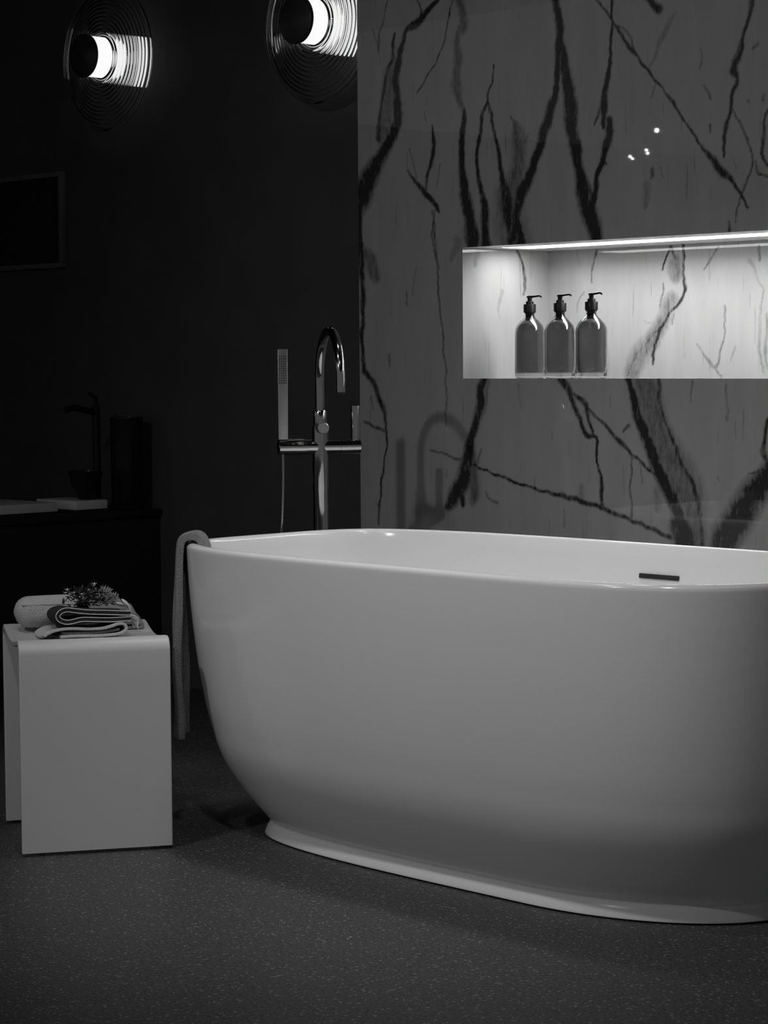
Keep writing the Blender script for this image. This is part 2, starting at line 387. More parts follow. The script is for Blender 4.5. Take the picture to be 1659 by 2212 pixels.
 (1, [(-3.34,0.963,0.0075), (-3.325,0.921,0.0098), (-3.314,0.876,0.0105), (-3.292,0.837,0.0113), (-3.271,0.798,0.0127), (-3.253,0.759,0.0142), (-3.231,0.72,0.0156), (-3.21,0.688,0.0156), (-3.195,0.655,0.0148), (-3.185,0.622,0.0245), (-3.171,0.578,0.0296)]),
 (0.5, [(-3.3,0.963,0.0262), (-3.281,0.921,0.0299), (-3.267,0.876,0.0299), (-3.246,0.832,0.0298), (-3.221,0.788,0.0335), (-3.192,0.744,0.037), (-3.167,0.7,0.0369), (-3.157,0.656,0.0332), (-3.146,0.579,0.0295)]),
 (0.75, [(-3.253,0.963,0.006), (-3.246,0.91,0.0052), (-3.235,0.866,0.0045), (-3.213,0.821,0.0052), (-3.185,0.766,0.0059), (-3.157,0.728,0.0059), (-3.133,0.669,0.0066), (-3.127,0.58,0.0059)]),
 (0.95, [(-2.934,0.763,0.0214), (-2.973,0.718,0.0273), (-3.007,0.679,0.0303), (-3.033,0.645,0.0305), (-3.06,0.606,0.0306), (-3.077,0.578,0.0278)]),
 (0.7, [(-2.997,0.753,0.0029), (-2.954,0.762,0.0036)]),
 (0.8, [(-2.945,0.88,0.0036), (-2.961,0.816,0.005), (-2.954,0.789,0.0064), (-2.944,0.768,0.0064)]),
 (0.6, [(-3.329,0.779,0.003), (-3.332,0.723,0.0026), (-3.33,0.672,0.0026), (-3.329,0.632,0.003)]),
 (0.4, [(-3.303,0.763,0.003), (-3.299,0.724,0.0023)]),
 (0.8, [(-4.214,0.979,0.0076), (-4.178,0.948,0.0067), (-4.16,0.91,0.0071), (-4.142,0.885,0.0067), (-4.134,0.835,0.0042), (-4.135,0.772,0.0029), (-4.149,0.715,0.0034), (-4.158,0.651,0.0034), (-4.164,0.587,0.003)]),
 (0.7, [(-4.216,0.846,0.0034), (-4.179,0.837,0.0042), (-4.143,0.825,0.0034)]),
 (0.5, [(-4.188,0.91,0.0034), (-4.179,0.878,0.0025)]),
 (0.5, [(-3.921,0.985,0.0024), (-3.92,0.893,0.0029), (-3.921,0.844,0.0024)]),
 (0.6, [(-3.336,0.85,0.0053), (-3.351,0.839,0.003)]),
 (0.5, [(-3.789,0.683,0.0024), (-3.772,0.663,0.004), (-3.748,0.658,0.0032)]),
 (0.3, [(-3.677,0.943,0.0032), (-3.673,0.889,0.002)]),
 (0.3, [(-3.536,0.652,0.0031), (-3.536,0.611,0.0031)]),
 (0.3, [(-3.923,0.734,0.0025), (-3.919,0.716,0.0041)]),
 (0.4, [(-3.158,0.955,0.0029), (-3.156,0.905,0.0022)]),
 (0.3, [(-3.061,0.944,0.0036), (-3.058,0.868,0.0036)]),
 (0.3, [(-3.085,0.742,0.0036), (-3.078,0.734,0.0029)]),
 (0.3, [(-3.26,0.708,0.009), (-3.252,0.664,0.009)]),
 (0.3, [(-3.482,0.706,0.0077), (-3.482,0.683,0.0077)]),
 (0.6, [(-3.963,1.372,0.003), (-3.951,1.252,0.003), (-3.941,1.149,0.003), (-3.929,1.036,0.003), (-3.92,0.973,0.003)]),
 (0.9, [(-4.224,1.403,0.0063), (-4.223,1.309,0.0055), (-4.217,1.215,0.0079), (-4.216,1.121,0.0071), (-4.222,1.05,0.0063), (-4.213,0.973,0.0055)]),
 (0.5, [(-4.196,1.267,0.0126), (-4.184,1.243,0.0172), (-4.179,1.22,0.0125)]),
 (0.4, [(-4.059,1.175,0.0031), (-4.058,1.141,0.0039)]),
 (0.45, [(-4.119,1.02,0.0039), (-4.118,0.991,0.0039)]),
 (0.3, [(-4.021,1.232,0.0031), (-4.038,1.163,0.0023)]),
 (0.3, [(-3.876,1.294,0.0121), (-3.9,1.25,0.006)]),
]
NICHE_VEINS = [
 (0.8, [(-3.471,1.274,0.003), (-3.48,1.25,0.0024), (-3.491,1.22,0.0024)]),
 (0.8, [(-3.469,1.273,0.003), (-3.462,1.258,0.003), (-3.455,1.242,0.0027)]),
 (0.85, [(-3.431,1.275,0.0036), (-3.43,1.248,0.003), (-3.43,1.212,0.003), (-3.422,1.175,0.0045), (-3.427,1.157,0.0036), (-3.448,1.131,0.0043), (-3.477,1.108,0.0043), (-3.491,1.086,0.0043), (-3.512,1.05,0.0043), (-3.52,1.022,0.0043), (-3.52,0.992,0.0031)]),
 (0.5, [(-3.451,1.235,0.0121), (-3.451,1.217,0.02), (-3.451,1.199,0.0121)]),
 (0.48, [(-3.465,1.149,0.0152), (-3.482,1.113,0.0183), (-3.506,1.072,0.0184), (-3.541,1.036,0.0215), (-3.565,1.004,0.0247), (-3.589,0.972,0.0217)]),
 (0.6, [(-3.5,1.077,0.0024), (-3.535,1.05,0.0025), (-3.571,1.013,0.0025), (-3.595,0.976,0.0025), (-3.607,0.96,0.0025)]),
 (0.5, [(-3.491,1.182,0.0024), (-3.494,1.15,0.0024), (-3.5,1.127,0.0018)]),
 (0.5, [(-3.456,1.108,0.0024), (-3.465,1.085,0.0024)]),
 (0.6, [(-3.698,1.272,0.0038), (-3.711,1.249,0.0031), (-3.717,1.221,0.0025), (-3.718,1.193,0.0019)]),
 (0.35, [(-3.742,1.17,0.0019), (-3.761,1.147,0.0025), (-3.77,1.119,0.0019)]),
 (0.5, [(-3.323,1.268,0.0024), (-3.345,1.24,0.0024), (-3.368,1.214,0.0015)]),
 (0.45, [(-3.306,1.127,0.0018), (-3.303,1.083,0.0024), (-3.311,1.038,0.0024), (-3.322,1.003,0.0024), (-3.336,0.98,0.0036), (-3.356,1.003,0.0024), (-3.39,1.035,0.0018)]),
 (0.5, [(-3.336,0.98,0.0024), (-3.313,0.962,0.0018)]),
 (0.5, [(-3.207,1.261,0.0041), (-3.207,1.23,0.0029)]),
 (0.3, [(-3.234,1.231,0.0059), (-3.218,1.209,0.0035), (-3.207,1.187,0.0029), (-3.191,1.16,0.0023), (-3.199,1.121,0.0035), (-3.206,1.072,0.0041), (-3.203,1.028,0.0041), (-3.195,0.971,0.0041)]),
 (0.4, [(-3.182,1.107,0.0029), (-3.187,1.037,0.0035), (-3.182,0.98,0.0029)]),
 (0.25, [(-3.351,1.258,0.003), (-3.353,1.191,0.0024)]),
 (0.25, [(-3.553,1.096,0.0025), (-3.529,1.091,0.0025)]),
 (0.3, [(-3.277,1.029,0.0015), (-3.286,0.993,0.0015)]),
]
JAMB_VEINS = [
 (0.7, [(4.199,1.275,0.0038), (4.21,1.257,0.0038), (4.217,1.24,0.0041), (4.222,1.205,0.0057), (4.22,1.165,0.0025)]),
 (0.25, [(4.14,1.175,0.0063), (4.13,1.142,0.005), (4.128,1.105,0.0025)]),
 (0.3, [(4.055,1.262,0.0093), (4.042,1.234,0.0062)]),
]


def random_veins(n, x0, x1, z0, z1, seed):
    rnd = random.Random(seed); out = []
    for _ in range(n):
        x, z = rnd.uniform(x0, x1), rnd.uniform(z0, z1); w = rnd.choice((0.003, 0.004, 0.008, 0.014)); a = rnd.choice((-1.45, -1.7, -1.2, -0.85))
        pts = []
        for k in range(rnd.randint(6, 14)):
            pts.append((x, z, w * rnd.uniform(0.6, 1.5)))
            a += rnd.uniform(-0.25, 0.25); s = rnd.uniform(0.04, 0.09); x += math.cos(a) * s; z += math.sin(a) * s
        out.append((rnd.uniform(0.5, 1.0), pts))
    return out

def vein_field(us, ws, veins):
    """strength of the stone's veins over a grid of points us x ws"""
    F = np.zeros((len(ws), len(us)))
    for inten, pts in veins:
        if len(pts) > 2:
            pts = [tuple(p) for p in catmull(pts, 3)]
        for (xa, za, ra), (xb, zb, rb) in zip(pts[:-1], pts[1:]):
            R = 1.8 * max(ra, rb, 0.003) + 0.009
            i0, i1 = np.searchsorted(us, (min(xa, xb) - R, max(xa, xb) + R)); j0, j1 = np.searchsorted(ws, (min(za, zb) - R, max(za, zb) + R))
            if i1 <= i0 or j1 <= j0: continue
            X, Z = np.meshgrid(us[i0:i1], ws[j0:j1])
            sx = 0.0022 * np.sin(Z * 61 + X * 43 + 2 * np.sin(Z * 17 + X * 9)) + 0.0010 * np.sin(Z * 163 - X * 77 + 3 * np.sin(Z * 41 - X * 13)) + 0.0005 * np.sin(Z * 410 + X * 150 + 3 * np.sin(Z * 83))
            sz = 0.0018 * np.sin(X * 101 - Z * 40 + 2 * np.sin(X * 23)) + 0.0007 * np.sin(X * 290 + Z * 120 + 2 * np.sin(X * 61))
            X = X + sx; Z = Z + sz
            dx, dz = xb - xa, zb - za; L2 = dx * dx + dz * dz + 1e-12
            t = np.clip(((X - xa) * dx + (Z - za) * dz) / L2, 0, 1)
            d = np.hypot(X - xa - t * dx, Z - za - t * dz)
            hw = np.maximum((ra + (rb - ra) * t) * 1.2, 0.0028)
            F[j0:j1, i0:i1] = np.maximum(F[j0:j1, i0:i1], inten * np.clip(1.45 - d / hw, 0, 1))
    return F

def steps(breaks):
    out = []
    for (a, b2, s) in breaks:
        n = max(1, int(round((b2 - a) / s)))
        out += list(np.linspace(a, b2, n, endpoint=False))
    out.append(breaks[-1][1])
    return np.array(out)

def stone_face(name, us, ws, veins, place, hole=None, parent=None):
    F = vein_field(us, ws, veins)
    nu, nw = len(us), len(ws)
    U, Wg = np.meshgrid(us, ws)
    co = place(U.ravel(), Wg.ravel())
    J, I = np.meshgrid(np.arange(nw - 1), np.arange(nu - 1), indexing='ij')
    a = (J * nu + I).ravel()
    q = np.stack([a, a + 1, a + nu + 1, a + nu], 1)
    if hole:
        uc = ((us[:-1] + us[1:]) / 2)[I.ravel()]; wc = ((ws[:-1] + ws[1:]) / 2)[J.ravel()]
        q = q[~((uc > hole[0]) & (uc < hole[1]) & (wc > hole[2]) & (wc < hole[3]))]
    me = bpy.data.meshes.new(name)
    me.from_pydata(co.tolist(), [], q.tolist())
    at = me.attributes.new('vein', 'FLOAT', 'POINT')
    at.data.foreach_set('value', F.ravel().astype(np.float32))
    me.materials.append(M['marble'])
    o = bpy.data.objects.new(name, me); COL.objects.link(o)
    if parent: o.parent = parent
    return o

wall_veins = WALL_VEINS + random_veins(26, -2.9, -1.2, 0.2, 3.0, 3) + random_veins(16, -4.2, -2.9, 2.3, 3.0, 5) + random_veins(8, -4.2, -2.9, 0.1, 0.5, 6)
us = steps([(X0, NX0, 0.0035), (NX0, -2.9, 0.0035), (-2.9, NX1, 0.008), (NX1, -1.2, 0.012)])
ws = steps([(0, 0.5, 0.012), (0.5, NZ0, 0.0035), (NZ0, NZ1, 0.0035), (NZ1, 1.93, 0.0035), (1.93, CEIL, 0.012)])
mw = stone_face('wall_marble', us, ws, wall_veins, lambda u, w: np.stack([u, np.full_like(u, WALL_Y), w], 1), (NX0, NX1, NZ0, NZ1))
tag(mw, 'projecting wall of pale polished marble with dark branching veins', 'wall', kind='structure')
us = steps([(NX0, -2.9, 0.004), (-2.9, NX1, 0.01)]); ws = steps([(NZ0, NZ1, 0.004)])
stone_face('niche_back', us, ws, NICHE_VEINS + random_veins(4, -2.9, NX1, 1.1, NZ1, 9), lambda u, w: np.stack([u, np.full_like(u, NY), w], 1), parent=mw)
us = steps([(WALL_Y, NY, 0.004)])
stone_face('niche_side', us, ws, JAMB_VEINS, lambda u, w: np.stack([np.full_like(u, NX0), u, w], 1), parent=mw)
stone_face('niche_side', us, ws, random_veins(3, WALL_Y, NY, 1.1, NZ1, 12), lambda u, w: np.stack([np.full_like(u, NX1), u, w], 1), parent=mw)
us = steps([(NX0, NX1, 0.02)]); ws2 = steps([(WALL_Y, NY, 0.02)])
stone_face('niche_sill', us, ws2, [], lambda u, w: np.stack([u, w, np.full_like(u, NZ0)], 1), parent=mw)
CH = (NX0 + 0.05, NX1 - 0.05, 4.085, 4.185)
usc = steps([(NX0, CH[0], 0.02), (CH[0], CH[1], 0.02), (CH[1], NX1, 0.02)]); wsc = steps([(WALL_Y, CH[2], 0.02), (CH[2], CH[3], 0.02), (CH[3], NY, 0.02)])
nc = stone_face('niche_ceiling', usc, wsc, [], lambda u, w: np.stack([u, w, np.full_like(u, NZ1)], 1), hole=CH, parent=mw)
nc.data.materials[0] = M['white_panel']
us = steps([(WALL_Y, DARK_Y, 0.01)]); ws = steps([(0, CEIL, 0.01)])
stone_face('end_face', us, ws, random_veins(8, WALL_Y, DARK_Y, 0.2, CEIL, 21), lambda u, w: np.stack([np.full_like(u, X0), u, w], 1), parent=mw)
us = steps([(WALL_Y, DARK_Y, 0.05)]); ws = steps([(0, CEIL, 0.05)])
stone_face('end_face', us, ws, [], lambda u, w: np.stack([np.full_like(u, -1.2), u, w], 1), parent=mw)

# LED profile let into the niche ceiling
led = empty('led_strip_light', (0, 0, NZ1))
b = MB(); b.grid([[(CH[0], CH[2], 0), (CH[1], CH[2], 0), (CH[1], CH[3], 0), (CH[0], CH[3], 0)], [(CH[0], CH[2], 0.03), (CH[1], CH[2], 0.03), (CH[1], CH[3], 0.03), (CH[0], CH[3], 0.03)]], close_u=True)
b.build('channel', M['white_panel'], led, smooth=False)
b = MB(); b.box((CH[0] + 0.002, CH[2] + 0.002, 0.026), (CH[1] - 0.002, CH[3] - 0.002, 0.030)); b.build('diffuser', M['led'], led, smooth=False)
tag(led, 'bright strip light running along the ceiling of the marble niche', 'strip light')

# ------------------------------------------------------------------ bathtub
TX, TY = -2.790, 3.3053                              # widest point of the plan
RA, RB, RN, RH = (1.0219, 0.4965), 0.3717, (4.48, 3.0), 0.6206       # rim: left and right half lengths, half width, squareness
NA, NB, NN = (0.8606, 0.3941), 0.2504, (4.06, 2.03)     # neck above the foot
FA, FB, FN = (0.8706, 0.4041), 0.2604, (4.08, 2.02)  # foot
def mixp(p, q, t): return (p[0] + (q[0] - p[0]) * t, p[1] + (q[1] - p[1]) * t)
def subp(p, o): return (p[0] - o, p[1] - o)

def superring(a, bb, n, z, N=192):
    out = []
    for k in range(N):
        t = 2 * math.pi * k / N; c, s = math.cos(t), math.sin(t)
        h = 1 if c > 0 else 0
        r = (abs(c) ** n[h] + abs(s) ** n[h]) ** (-1 / n[h])
        out.append((a[h] * r * c, bb * r * s, z))
    return out

tub = empty('bathtub', (TX, TY, 0))
prof = catmull([(0.033, 1.0), (0.0365, 0.985), (0.045, 0.937), (0.058, 0.868), (0.074, 0.785), (0.107, 0.635), (0.150, 0.468), (0.19, 0.357), (0.23, 0.286), (0.27, 0.226), (0.32, 0.170), (0.376, 0.119), (0.45, 0.068), (0.53, 0.028), (0.585, 0.008), (0.608, 0.002)], 4)
rows = []
for z, d in prof:
    rows.append(superring(mixp(RA, NA, d), RB + (NB - RB) * d, mixp(RN, NN, d), z))
for off, z in ((0.0005, 0.613), (0.003, 0.6175), (0.007, 0.6200), (0.012, 0.6206), (0.017, 0.6200), (0.021, 0.6175), (0.024, 0.612)):
    rows.append(superring(subp(RA, off), RB - off, RN, z))
for off, z, n in ((0.026, 0.59, 0.0), (0.030, 0.55, 0.05), (0.042, 0.47, 0.12), (0.058, 0.38, 0.2), (0.08, 0.29, 0.3), (0.105, 0.225, 0.45), (0.14, 0.18, 0.6), (0.19, 0.158, 0.8), (0.26, 0.15, 0.9)):
    rows.append(superring(subp(RA, off), RB - off, mixp(RN, (2.8, 2.3), n), z))
rows.append([(p[0] * 0.3, p[1] * 0.3, 0.147) for p in rows[-1]])
b = MB(); b.grid(rows, close_u=True); b.cap(rows[-1])
b.build('shell', M['acrylic'], tub, angle=60)
rows = []
for z, k in catmull([(0.033, 0.0), (0.030, 0.03), (0.0255, 0.18), (0.020, 0.46), (0.013, 0.76), (0.0075, 0.95), (0.0045, 1.0), (0.0035, 0.98)], 4):
    rows.append(superring(mixp(NA, FA, k), NB + (FB - NB) * k, mixp(NN, FN, k), z))
b = MB(); b.grid(rows, close_u=True); b.cap(rows[-1])
b.build('foot', M['acrylic'], tub, angle=70)
b = MB(); b.grid([superring(subp(FA, 0.012), FB - 0.012, FN, 0.0), superring(subp(FA, 0.012), FB - 0.012, FN, 0.0034)], close_u=True)
b.build('base_seal', M['dark_gap'], tub)
# overflow slot on the far inner wall: dark slot with a thin raised lip
ov = []
b = MB(); b.box((-0.052, -0.002, -0.0050), (0.052, 0.004, 0.0050))
o = b.build('overflow_slot', M['dark_gap'], tub, bevel=0.0018); o.location = (-2.961 - TX, RB - 0.0325, 0.5535); o.rotation_euler = (math.radians(-8), 0, 0)
tag(o, 'dark narrow overflow slot')
tag(tub, 'large white freestanding oval bathtub with a flared foot', 'bathtub')

# ------------------------------------------------------------------ towel over the bath's left end
def rim_point(phi, off, z):
    c, s = math.cos(phi), math.sin(phi); n = RN[0]; A = RA[0]
    r = (abs(c) ** n + abs(s) ** n) ** (-1 / n)
    p = Vector((A * r * c, RB * r * s, 0))
    nx = (abs(p.x) / A) ** (n - 1) / A * (1 if p.x > 0 else -1); ny = (abs(p.y) / RB) ** (n - 1) / RB * (1 if p.y > 0 else -1)
    nn = Vector((nx, ny, 0)).normalized()
    return Vector((TX, TY, 0)) + p + nn * off + Vector((0, 0, z)), nn

def phi_for_normal(target):
    best = None
    for k in range(2000):
        ph = math.pi + k / 2000 * math.pi / 2
        _, nn = rim_point(ph, 0, 0)
        d = (nn - target).length
        if best is None or d < best[0]: best = (d, ph)
    return best[1]

ph_a = phi_for_normal(Vector((-0.52, -0.854, 0)).normalized())      # near end of the towel
ph_b = phi_for_normal(Vector((-0.90, -0.43, 0)).normalized())     # far end
rows = []
NS = 26
outline = catmull([(-0.033, 0.575), (-0.031, 0.59), (-0.028, 0.608), (-0.021, 0.6235), (-0.011, 0.628), (0.002, 0.6245), (0.0065, 0.610), (0.0085, 0.57), (0.0095, 0.50), (0.0095, 0.40), (0.009, 0.30), (0.009, 0.205)], 4)
for i in range(NS + 1):
    f = i / NS; ph = ph_a + (ph_b - ph_a) * f
    row = []
    for k, (off, z) in enumerate(outline):
        hang = max(0.0, 0.6 - z) if off > 0 else 0.0
        wob = 0.006 * math.sin(f * 13 + 0.5) * min(1, hang * 5) + 0.003 * math.sin(z * 21 + f * 4) * min(1, hang * 6)
        p, nn = rim_point(ph, off + abs(wob), z)
        row.append(p)
    rows.append(row)
b = MB(); b.grid(rows)
tw = b.build('bath_towel', M['towel_grey'], angle=80)
sd = tw.modifiers.new('thick', 'SOLIDIFY'); sd.thickness = 0.0145; sd.offset = 1.0
bmt = bmesh.new(); bmt.from_mesh(tw.data)
nrm = sum((f.normal * f.calc_area() for f in bmt.faces if f.calc_center_median().z < 0.55 and f.calc_center_median().z > 0.25), Vector())
if nrm.dot(Vector((-0.8, -0.5, 0))) < 0:
    bmesh.ops.reverse_faces(bmt, faces=bmt.faces)
bmt.to_mesh(tw.data); bmt.free()
bv = tw.modifiers.new('round', 'BEVEL'); bv.width = 0.007; bv.segments = 3; bv.limit_method = 'ANGLE'; bv.angle_limit = math.radians(60)
tag(tw, 'grey bath towel hanging over the left end of the white bathtub', 'towel')

# ------------------------------------------------------------------ freestanding bath mixer
FX, FY = -3.915, 3.573
SD = Vector((0.86, -0.5, 0)).normalized()       # spout direction
BD = Vector((0.5, 0.86, 0)).normalized()        # bar direction
tap = empty('bath_mixer', (FX, FY, 0))
b = MB(); b.lathe([(0.0, 0.0), (0.062, 0.0), (0.062, 0.010), (0.055, 0.016), (0.022, 0.018), (0.0, 0.018)], 40); b.build('floor_flange', M['steel'], tap)
b = MB(); b.lathe([(0.0175, 0.018), (0.0175, 0.70), (0.0185, 0.705), (0.0185, 0.845), (0.0175, 0.852), (0.0, 0.852)], 32); b.build('post', M['steel'], tap)
b = MB(); b.lathe([(0.0155, 0.852), (0.0158, 0.861), (0.0158, 0.886), (0.014, 0.889), (0.0, 0.889)], 32); b.build('collar', M['steel'], tap)
path = [(0, 0, 0.885)]
RZ, REACH = 0.11, 0.22
cz = 1.0835 - 0.011 - RZ
for k in range(0, 33):
    a = math.pi * k / 32
    path.append(tuple(SD * (REACH / 2 * (1 - math.cos(a))) + Vector((0, 0, cz + RZ * math.sin(a)))))
path.append(tuple(SD * REACH + Vector((0, 0, 0.9335))))
b = MB(); b.tube(path, 0.0108, 20); sp = b.build('spout', M['steel'], tap)
b = MB(); b.lathe([(0.0, 0.930), (0.009, 0.930), (0.009, 0.9336), (0.0, 0.9336)], 20, origin=tuple(SD * REACH)); b.build('aerator', M['dark_gap'], sp)
BZ = 0.8037
def along(d, s, z): return tuple(BD * d + SD * s + Vector((0, 0, z)))
b = MB(); b.tube([along(-0.100, 0, BZ), along(-0.0985, 0, BZ), along(-0.034, 0, BZ)], [0.0165, 0.0180, 0.0180], 28); b.build('valve_arm', M['steel'], tap)
b = MB(); b.tube([along(0.048, 0, BZ), along(0.0945, 0, BZ), along(0.096, 0, BZ)], [0.0180, 0.0180, 0.0165], 28); b.build('valve_arm', M['steel'], tap)
b = MB(); b.tube([along(-0.0335, 0, BZ), along(0.0475, 0, BZ)], 0.0172, 28); b.build('valve_body', M['steel'], tap)
b = MB(); b.tube([along(0, 0.012, 0.848), along(0, 0.036, 0.848), along(0, 0.038, 0.848)], [0.0138, 0.0138, 0.012], 28); b.build('diverter_knob', M['steel_flat'], tap)
# control lever standing on the right arm
b = MB(); b.lathe([(0.0, BZ + 0.014), (0.0108, BZ + 0.014), (0.0108, 0.825), (0.0, 0.825)], 24, origin=along(0.085, 0, 0)[:2] + (0,)); h1 = b.build('lever_ring', M['steel'], tap)
b = MB(); b.lathe([(0.0, 0.825), (0.0112, 0.825), (0.0115, 0.892), (0.0105, 0.8985), (0.0, 0.899)], 24, origin=along(0.085, 0, 0)[:2] + (0,)); b.build('lever', M['steel'], tap)
b = MB(); b.tube([along(-0.078, 0, BZ + 0.0172), along(-0.040, 0, BZ + 0.0172)], 0.0032, 12); b.build('holder_plate', M['steel'], tap)
# stick hand shower, flat bar standing in its holder
hs = empty('hand_shower', along(-0.089, 0.0, 0)); hs.parent = tap
hs.rotation_euler = (0, 0, math.atan2(BD.y, BD.x))
b = MB(); b.box((-0.0118, -0.009, 0.8215), (0.0118, 0.009, 1.0318)); stick = b.build('handle', M['steel_flat'], hs, bevel=0.0015)
nb = MB(); nb.lathe([(0.0, 0.0), (0.0017, 0.0), (0.0014, 0.0016), (0.0, 0.0018)], 6)
noz0 = nb.build('nozzle', M['dark_gap'], stick)
noz0.rotation_euler = (math.radians(90), 0, 0)
first = True
for r in range(12):
    for c in range(4):
        n = noz0 if first else noz0.copy()
        if not first: COL.objects.link(n); n.parent = stick
        first = False
        n.location = (-0.0075 + c * 0.005, -0.0088, 0.953 + r * 0.0056)
hose = catmull([along(-0.089, 0, 0.79), along(-0.089, 0.002, 0.74), along(-0.092, 0.004, 0.66), along(-0.098, 0.006, 0.56), along(-0.104, 0.010, 0.44), along(-0.100, 0.012, 0.30), along(-0.07, 0.012, 0.16), along(-0.03, 0.010, 0.09), along(-0.012, 0.006, 0.07)], 20)
b = MB(); b.tube(hose, [0.0036 if i % 2 else 0.0027 for i in range(len(hose))], 10); b.build('hose', M['steel'], tap, angle=70)
tag(tap, 'chrome freestanding bath mixer tap with gooseneck spout and stick hand shower', 'tap')

# ------------------------------------------------------------------ pump bottles in the niche
def pump_bottle(name, loc, rz, label):
    t = empty(name, loc, rz)
    R = 0.0368
    outer = catmull([(0.026, 0.0004), (0.031, 0.0), (0.0352, 0.0035), (R, 0.012), (R, 0.05), (R, 0.100)], 3) + catmull([(R, 0.100), (R, 0.110), (0.0352, 0.120), (0.0305, 0.1295), (0.0225, 0.1385), (0.0155, 0.1450), (0.0125, 0.1500), (0.0122, 0.1580)], 4)
    inner = [(max(r - 0.0016, 0.001), z) for r, z in reversed(outer) if z > 0.012] + [(R - 0.004, 0.0125), (0.0, 0.011)]
    b = MB(); b.lathe([(0.0, 0.004)] + [(0.018, 0.003)] + outer + inner, 48); body = b.build('body', M['bottle'], t, angle=70)
    liq = [(0.0, 0.0135), (R - 0.005, 0.0140), (R - 0.0030, 0.018), (R - 0.0030, 0.100), (R - 0.0030, 0.110), (0.0320, 0.120), (0.0275, 0.1290), (0.0200, 0.1370), (0.0, 0.1372)]
    b = MB(); b.lathe(liq, 40); b.build('soap', M['liquid'], t, angle=50)
    b = MB(); b.lathe([(0.0, 0.1378), (0.0100, 0.1378), (0.0104, 0.1420), (0.0104, 0.1600), (0.0, 0.1600)], 28); b.build('pump_barrel', M['black_plastic'], t, angle=50)
    cp = MB()
    rows = []
    for z, r in ((0.1560, 0.0122), (0.1560, 0.0128), (0.1585, 0.0130), (0.1590, 0.0153), (0.1775, 0.0153), (0.1785, 0.0145)):
        rows.append([(math.cos(2 * math.pi * k / 72) * (r - (0.0004 if k % 3 == 0 and r > 0.0148 else 0)), math.sin(2 * math.pi * k / 72) * (r - (0.0004 if k % 3 == 0 and r > 0.0148 else 0)), z) for k in range(72)])
    cp.grid(rows, close_u=True); cp.cap(rows[-1]); col = cp.build('collar', M['black_plastic'], t, angle=50)
    b = MB(); b.lathe([(0.0095, 0.1784), (0.0095, 0.1848), (0.0090, 0.1855), (0.0, 0.1855)], 24); b.build('collar_step', M['black_plastic'], col)
    b = MB(); b.lathe([(0.0055, 0.1854), (0.0055, 0.1955), (0.0, 0.1955)], 20); hd = b.build('pump_head', M['black_plastic'], t)
    noz = [(-0.0080, 0, 0.1960), (-0.004, 0, 0.1966), (0.006, 0, 0.1966), (0.018, 0, 0.1976), (0.027, 0, 0.1984), (0.0315, 0, 0.1972), (0.0335, 0, 0.1944)]
    b = MB(); b.tube(catmull(noz, 4), [0.0022] * 4 + [0.0030] * 6 + [0.0025] * 15, 12); b.build('nozzle', M['black_plastic'], hd)
    tag(t, label, 'soap bottle', 'pump bottles in the marble niche')
    return t
pump_bottle('pump_bottle', (-3.719, 4.085, NZ0), 0.15, 'smoked pump bottle with black pump, leftmost of three in the niche')
pump_bottle('pump_bottle', (-3.601, 4.062, NZ0), 0.05, 'smoked pump bottle with black pump, middle of three in the niche')
pump_bottle('pump_bottle', (-3.484, 4.040, NZ0), -0.05, 'smoked pump bottle with black pump, rightmost of three in the niche')

# ------------------------------------------------------------------ glass sconces
def sconce(name, cx, label):
    t = empty(name, (cx, DARK_Y, 1.9475))
    b = MB(); b.lathe([(0.0, 0.0), (0.055, 0.0), (0.055, -0.016), (0.05, -0.02), (0.0, -0.02)], 48, axis='y'); b.build('wall_plate', M['black_metal'], t)
    b = MB(); b.lathe([(0.0, -0.021), (0.059, -0.021), (0.062, -0.026), (0.062, -0.148), (0.0, -0.148)], 64, axis='y'); b.build('lamp_cylinder', M['opal'], t, angle=50)
    b = MB(); b.lathe([(0.0, -0.1485), (0.066, -0.1485), (0.067, -0.151), (0.067, -0.158), (0.064, -0.161), (0.0, -0.161)], 64, axis='y'); b.build('front_cap', M['cap_metal'], t, angle=50)
    front, back = [], []
    n = 150
    for k in range(n + 1):
        r = 0.064 + (0.2185 - 0.064) * k / n
        dish = -0.085 + 0.020 * ((r - 0.064) / 0.155) ** 2
        ripple = 0.0024 * math.cos(2 * math.pi * (r - 0.064) / 0.0129) * min(1, (0.2185 - r) / 0.006)
        front.append((r, dish - 0.0055 - ripple)); back.append((r, dish + 0.004))
    bead = [(0.2185 + 0.0065 * math.sin(math.pi * k / 8), -0.0655 - 0.0062 * math.cos(math.pi * k / 8)) for k in range(9)]
    b = MB(); b.lathe(front[:-1] + bead + back[:-1][::-1], 128, axis='y', close=True)
    b.build('ribbed_disc', M['rib_glass'], t, angle=60)
    tag(t, label, 'wall lamp', 'ribbed glass sconces on the black wall')
    return t
sconce('wall_sconce', -4.735, 'large ribbed glass disc sconce partly hidden by the marble wall edge')
sconce('wall_sconce', -5.715, 'ribbed glass sconce on the black wall, farther left and smaller')

# ------------------------------------------------------------------ framed picture on the black wall
pic = empty('framed_picture', (-6.03, DARK_Y, 1.313))
PW, PH, FW = 0.75, 0.309, 0.016
for lo, hi in (((-PW, -0.022, 0), (0, 0, FW)), ((-PW, -0.022, PH - FW), (0, 0, PH)), ((-PW, -0.022, FW), (-PW + FW, 0, PH - FW)), ((-FW, -0.022, FW), (0, 0, PH - FW))):
    b = MB(); b.box(lo, hi); b.build('frame_rail', M['frame'], pic, bevel=0.0012)
b = MB(); b.box((-PW + FW, -0.008, FW), (-FW, 0, PH - FW)); b.build('panel', M['picture'], pic, smooth=False)
tag(pic, 'black panel in a thin grey frame on the black wall', 'picture')

